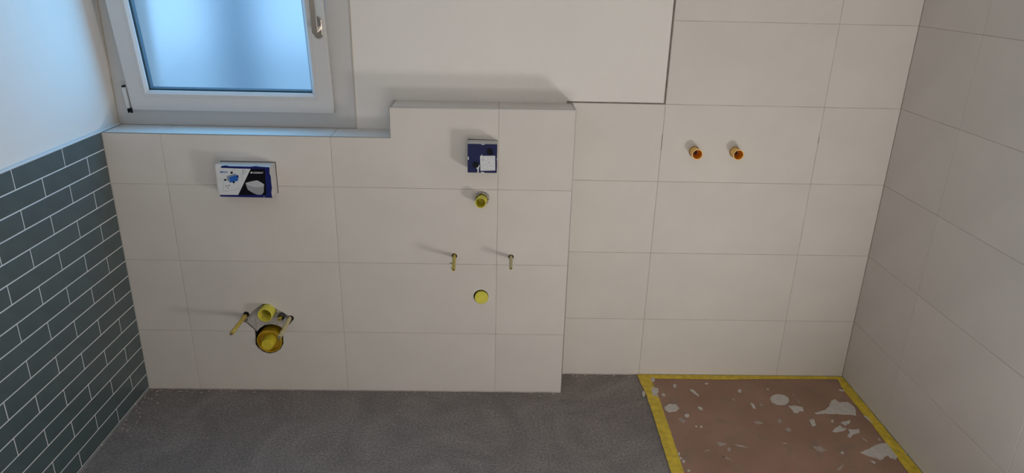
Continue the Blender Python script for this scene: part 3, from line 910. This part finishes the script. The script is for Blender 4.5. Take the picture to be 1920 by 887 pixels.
# ---- two orange shower outlets on the back wall
for i, (cx, cz) in enumerate(OUTL):
    g = empty('outlet_plug', (cx, 0.0, cz), ['orange shower outlet plug left of its twin on the back wall', 'orange shower outlet plug right of its twin on the back wall'][i], 'plug', 'orange shower outlet plugs')
    bm = bmesh.new()
    L_ = 0.046
    seg = 36
    R0, R1 = 0.0185, 0.0200
    c0 = Vector((cx, 0, cz))
    rings = [(R0, -0.03, 0), (R0, 0.004, 0), (R1, L_, 0.0), (R1 * 0.86, L_, -0.001), (R1 * 0.84, L_ - 0.004, 0), (R0 * 0.78, 0.006, 0)]
    vr = []
    for r, t, jag in rings:
        vr.append([bm.verts.new(c0 + Vector((r * (1 + (0.035 if (k % 2 and r < R1 * 0.87 and t > 0.03) else 0)) * math.cos(2 * math.pi * k / seg), -t, r * (1 + (0.035 if (k % 2 and r < R1 * 0.87 and t > 0.03) else 0)) * math.sin(2 * math.pi * k / seg)))) for k in range(seg)])
    for a, b in zip(vr, vr[1:]):
        for k in range(seg):
            f = bm.faces.new((a[k], a[(k + 1) % seg], b[(k + 1) % seg], b[k])); f.material_index = 1 if a in vr[:3] else 0
    bm.faces.new(vr[-1][::-1])
    obj('plug_body', bm, [M['orange'], M['orange_pale']], g, smooth=True)
    bm = bmesh.new()
    lathe(bm, (cx, 0, cz), [(0.0095, 0.0055), (0.0095, 0.012), (0.0060, 0.012), (0.0060, 0.0065), (0, 0.0065)], 16)
    obj('square_socket', bm, mat('red_brown_plastic', (0.10, 0.012, 0.004, 1), 0.6) if i == 0 else bpy.data.materials['red_brown_plastic'], g, smooth=True)

# ================================================================== COVERED SHOWER AREA ON THE FLOOR
BX0, BX1, BY0, BY1 = XB + 0.010, XR - 0.006, -0.92, -0.006
cover = empty('cover_board', ((BX0 + BX1) / 2, (BY0 + BY1) / 2, 0), 'brown protective board taped down on the floor in the right corner', 'board')
bm = bmesh.new(); box(bm, BX0, BX1, BY0, BY1, 0.0, 0.0045, 0, 0.001)
obj('panel', bm, M['board'], cover)
rng = random.Random(11)


def tape(pts_in, pts_out, z, label=None, seed=0):
    """a strip between two polylines (x, y), with slight thickness and waviness"""
    r = random.Random(seed)
    n = 26
    bm = bmesh.new()
    def along(pl, t):
        k = min(int(t * (len(pl) - 1)), len(pl) - 2); f = t * (len(pl) - 1) - k
        return (pl[k][0] + (pl[k + 1][0] - pl[k][0]) * f, pl[k][1] + (pl[k + 1][1] - pl[k][1]) * f)
    rows = []
    for i in range(n + 1):
        t = i / n
        a, b = along(pts_in, t), along(pts_out, t)
        mid = ((a[0] * 0.55 + b[0] * 0.45), (a[1] * 0.55 + b[1] * 0.45))
        ja, jb = r.uniform(-1, 1) * 0.0012, r.uniform(-1, 1) * 0.0016
        dx, dy = b[0] - a[0], b[1] - a[1]; nn = math.hypot(dx, dy)
        dx, dy = dx / nn, dy / nn
        rows.append([bm.verts.new((a[0] - dx * ja, a[1] - dy * ja, z + 0.0004)), bm.verts.new((mid[0], mid[1], z + 0.0012 + r.uniform(0, 0.0008))), bm.verts.new((b[0] + dx * jb, b[1] + dy * jb, z + 0.0004))])
    low = [[bm.verts.new((v.co.x, v.co.y, z)) for v in (q[0], q[2])] for q in rows]
    for i in range(n):
        for k in range(2):
            bm.faces.new((rows[i][k], rows[i][k + 1], rows[i + 1][k + 1], rows[i + 1][k]))
        bm.faces.new((low[i][0], rows[i][0], rows[i + 1][0], low[i + 1][0]))
        bm.faces.new((rows[i][2], low[i][1], low[i + 1][1], rows[i + 1][2]))
        bm.faces.new((low[i][1], low[i][0], low[i + 1][0], low[i + 1][1]))
    bm.faces.new((low[0][0], low[0][1], rows[0][2], rows[0][1], rows[0][0]))
    bm.faces.new((low[n][1], low[n][0], rows[n][0], rows[n][1], rows[n][2]))
    return obj('tape_strip', bm, M['tape'], cover)


TZ = 0.0046
tape([(2.078, -0.008), (2.084, -0.20), (2.080, -0.45), (2.074, -0.66), (2.074, -0.92)], [(2.026, -0.003), (2.036, -0.18), (2.034, -0.40), (2.030, -0.64), (2.030, -0.92)], TZ, seed=1)
tape([(2.045, -0.034), (2.35, -0.038), (2.60, -0.030), (2.900, -0.026)], [(2.045, -0.0025), (2.35, -0.0025), (2.6, -0.0025), (2.922, -0.0025)], TZ + 0.0009, seed=2)
tape([(2.895, -0.012), (2.880, -0.12), (2.884, -0.35), (2.875, -0.62), (2.878, -0.92)], [(2.9225, -0.004), (2.9235, -0.12), (2.9225, -0.35), (2.9225, -0.62), (2.9225, -0.92)], TZ + 0.0014, seed=3)
tape([(2.03, -0.885), (2.5, -0.880), (2.92, -0.885)], [(2.03, -0.935), (2.5, -0.932), (2.92, -0.935)], TZ + 0.0010, seed=4)

PF = lambda x, y: (lambda v: (v.x, v.y))(at(1160 + x * 0.3125, 680 + y * 0.3125, 2, 0.005))


def splat(pts, zt=0.0058, m='splat', rough=0.12, sub=3, seed=0, z0=0.0044):
    r = random.Random(seed)
    W_ = [PF(*q) for q in pts]
    size = max(max(p[0] for p in W_) - min(p[0] for p in W_), max(p[1] for p in W_) - min(p[1] for p in W_))
    out = []
    n = len(W_)
    for i in range(n):
        a, b = W_[i], W_[(i + 1) % n]
        for k in range(sub):
            t = k / sub
            j = min(size * rough * 0.35, 0.18 * math.hypot(b[0] - a[0], b[1] - a[1])) if k else 0
            out.append((a[0] + (b[0] - a[0]) * t + r.uniform(-j, j), a[1] + (b[1] - a[1]) * t + r.uniform(-j, j)))
    bm = bmesh.new(); prism(bm, out, z0, zt, 0, 2)
    bmesh.ops.recalc_face_normals(bm, faces=bm.faces)
    bmesh.ops.triangulate(bm, faces=[f for f in bm.faces if len(f.verts) > 4], ngon_method='EAR_CLIP')
    return obj('plaster_splat', bm, M[m], cover)


def oval(cx, cy, rx_, ry_, rot=0.0, n=14):
    return [(cx + rx_ * math.cos(a) * math.cos(rot) - ry_ * math.sin(a) * math.sin(rot), cy + rx_ * math.cos(a) * math.sin(rot) + ry_ * math.sin(a) * math.cos(rot)) for a in [2 * math.pi * k / n for k in range(n)]]


big = [
    oval(966, 223, 57, 32, 0.1),
    [(1018, 262), (1060, 258), (1105, 270), (1110, 292), (1085, 290), (1075, 303), (1050, 300), (1040, 285)],
    [(1175, 302), (1240, 286), (1265, 255), (1272, 232), (1295, 220), (1330, 242), (1370, 236), (1412, 268), (1424, 318), (1350, 312), (1290, 308), (1240, 304), (1190, 310)],
    [(1332, 360), (1390, 346), (1386, 364), (1358, 379)],
    [(1282, 413), (1305, 390), (1328, 376), (1338, 390), (1370, 398), (1345, 411), (1300, 419)],
    [(1378, 400), (1412, 404), (1440, 399), (1448, 418), (1412, 430), (1388, 453), (1373, 440), (1386, 420)],
    [(1450, 540), (1500, 520), (1560, 490), (1602, 484), (1650, 512), (1682, 555), (1664, 584), (1634, 574), (1612, 556), (1592, 572), (1572, 588), (1545, 572), (1500, 562)],
    [(274, 270), (300, 250), (345, 252), (362, 275), (340, 292), (300, 298), (280, 285)],
    [(1143, 345), (1170, 340), (1184, 376), (1162, 383)],
    [(424, 164), (446, 162), (482, 196), (478, 204), (455, 188)],
    [(195, 150), (236, 155), (240, 178), (225, 184), (238, 208), (218, 198), (208, 204), (200, 180)],
    [(258, 185), (280, 190), (278, 203), (262, 200)],
    [(786, 240), (812, 250), (822, 278), (806, 272)],
    [(1510, 590), (1535, 594), (1542, 606), (1528, 604)],
    oval(336, 140, 9, 11), oval(726, 171, 10, 9), oval(495, 385, 7, 6), oval(465, 383, 7, 4), oval(527, 127, 9, 4), oval(1342, 541, 10, 6),
    oval(490, 275, 16, 8, 0.5), oval(410, 318, 14, 10), [(1320, 158), (1345, 166), (1362, 166), (1348, 174), (1326, 170)],
    [(1468, 318), (1490, 326), (1530, 368), (1520, 366), (1490, 340)], [(1568, 428), (1590, 436), (1612, 470), (1600, 480), (1585, 450)],
    [(1460, 452), (1470, 456), (1494, 476), (1486, 474)], [(1555, 455), (1563, 457), (1572, 470), (1564, 468)], oval(372, 575, 9, 5, 0.6), oval(390, 592, 8, 8), oval(362, 548, 6, 8), oval(895, 160, 7, 3, 0.5), oval(1282, 352, 7, 8), oval(420, 648, 9, 5),
    oval(150, 190, 9, 16), oval(205, 104, 12, 12), oval(1722, 549, 5, 5),
]
for i, p in enumerate(big):
    on_tape = i >= len(big) - 3
    splat(p, 0.0062 + 0.0002 * (i % 4) + (0.002 if on_tape else 0), 'splat', 0.055, 3 if i < 14 else 2, seed=i)
for i, p in enumerate([[(1165, 505), (1210, 499), (1248, 525), (1222, 537), (1190, 528)], [(586, 478), (640, 482), (646, 492), (606, 500)], [(812, 358), (840, 348), (868, 362), (838, 372)], oval(965, 350, 12, 13), oval(1018, 402, 18, 12, 0.3),
                       oval(380, 345, 22, 12, 0.4), oval(662, 520, 10, 12), oval(855, 252, 12, 7), [(1040, 186), (1052, 190), (1092, 240), (1080, 240)], [(515, 528), (550, 520), (545, 528)], [(610, 560), (650, 565), (690, 590), (660, 580)], oval(735, 500, 40, 4, 0.2),
                       [(1310, 640), (1345, 612), (1352, 618), (1322, 646)], oval(690, 222, 8, 7), oval(998, 484, 12, 4)]):
    splat(p, 0.0052, 'splat_thin', 0.25, 3, seed=100 + i)

# ---- plaster crumbs swept against the wall foot: too many and too small to count
bm = bmesh.new()
rng = random.Random(8)


def crumb(x, y, r):
    box(bm, x - r, x + r * rng.uniform(0.5, 1.6), y - r, y + r * rng.uniform(0.4, 1.2), 0.0, r * rng.uniform(0.5, 1.2))


for _ in range(46): crumb(rng.uniform(0.01, 0.35) if rng.random() < 0.7 else rng.uniform(0.35, 1.66), -D - abs(rng.gauss(0.006, 0.010)) - 0.003, rng.uniform(0.0008, 0.0026))
for _ in range(36): crumb(0.005 + abs(rng.gauss(0.0, 0.035)), rng.uniform(-0.45, -D - 0.006), rng.uniform(0.0007, 0.0022))
for _ in range(24): crumb(rng.uniform(1.72, 2.02), -abs(rng.gauss(0.006, 0.010)) - 0.004, rng.uniform(0.0008, 0.0024))
for _ in range(60): crumb(rng.uniform(0.1, 2.0), rng.uniform(-0.72, -D - 0.01), rng.uniform(0.0005, 0.0016))
tag(obj('plaster_crumbs', bm, M['crumb']), 'tiny pale plaster crumbs scattered along the foot of the walls', 'debris', kind='stuff')
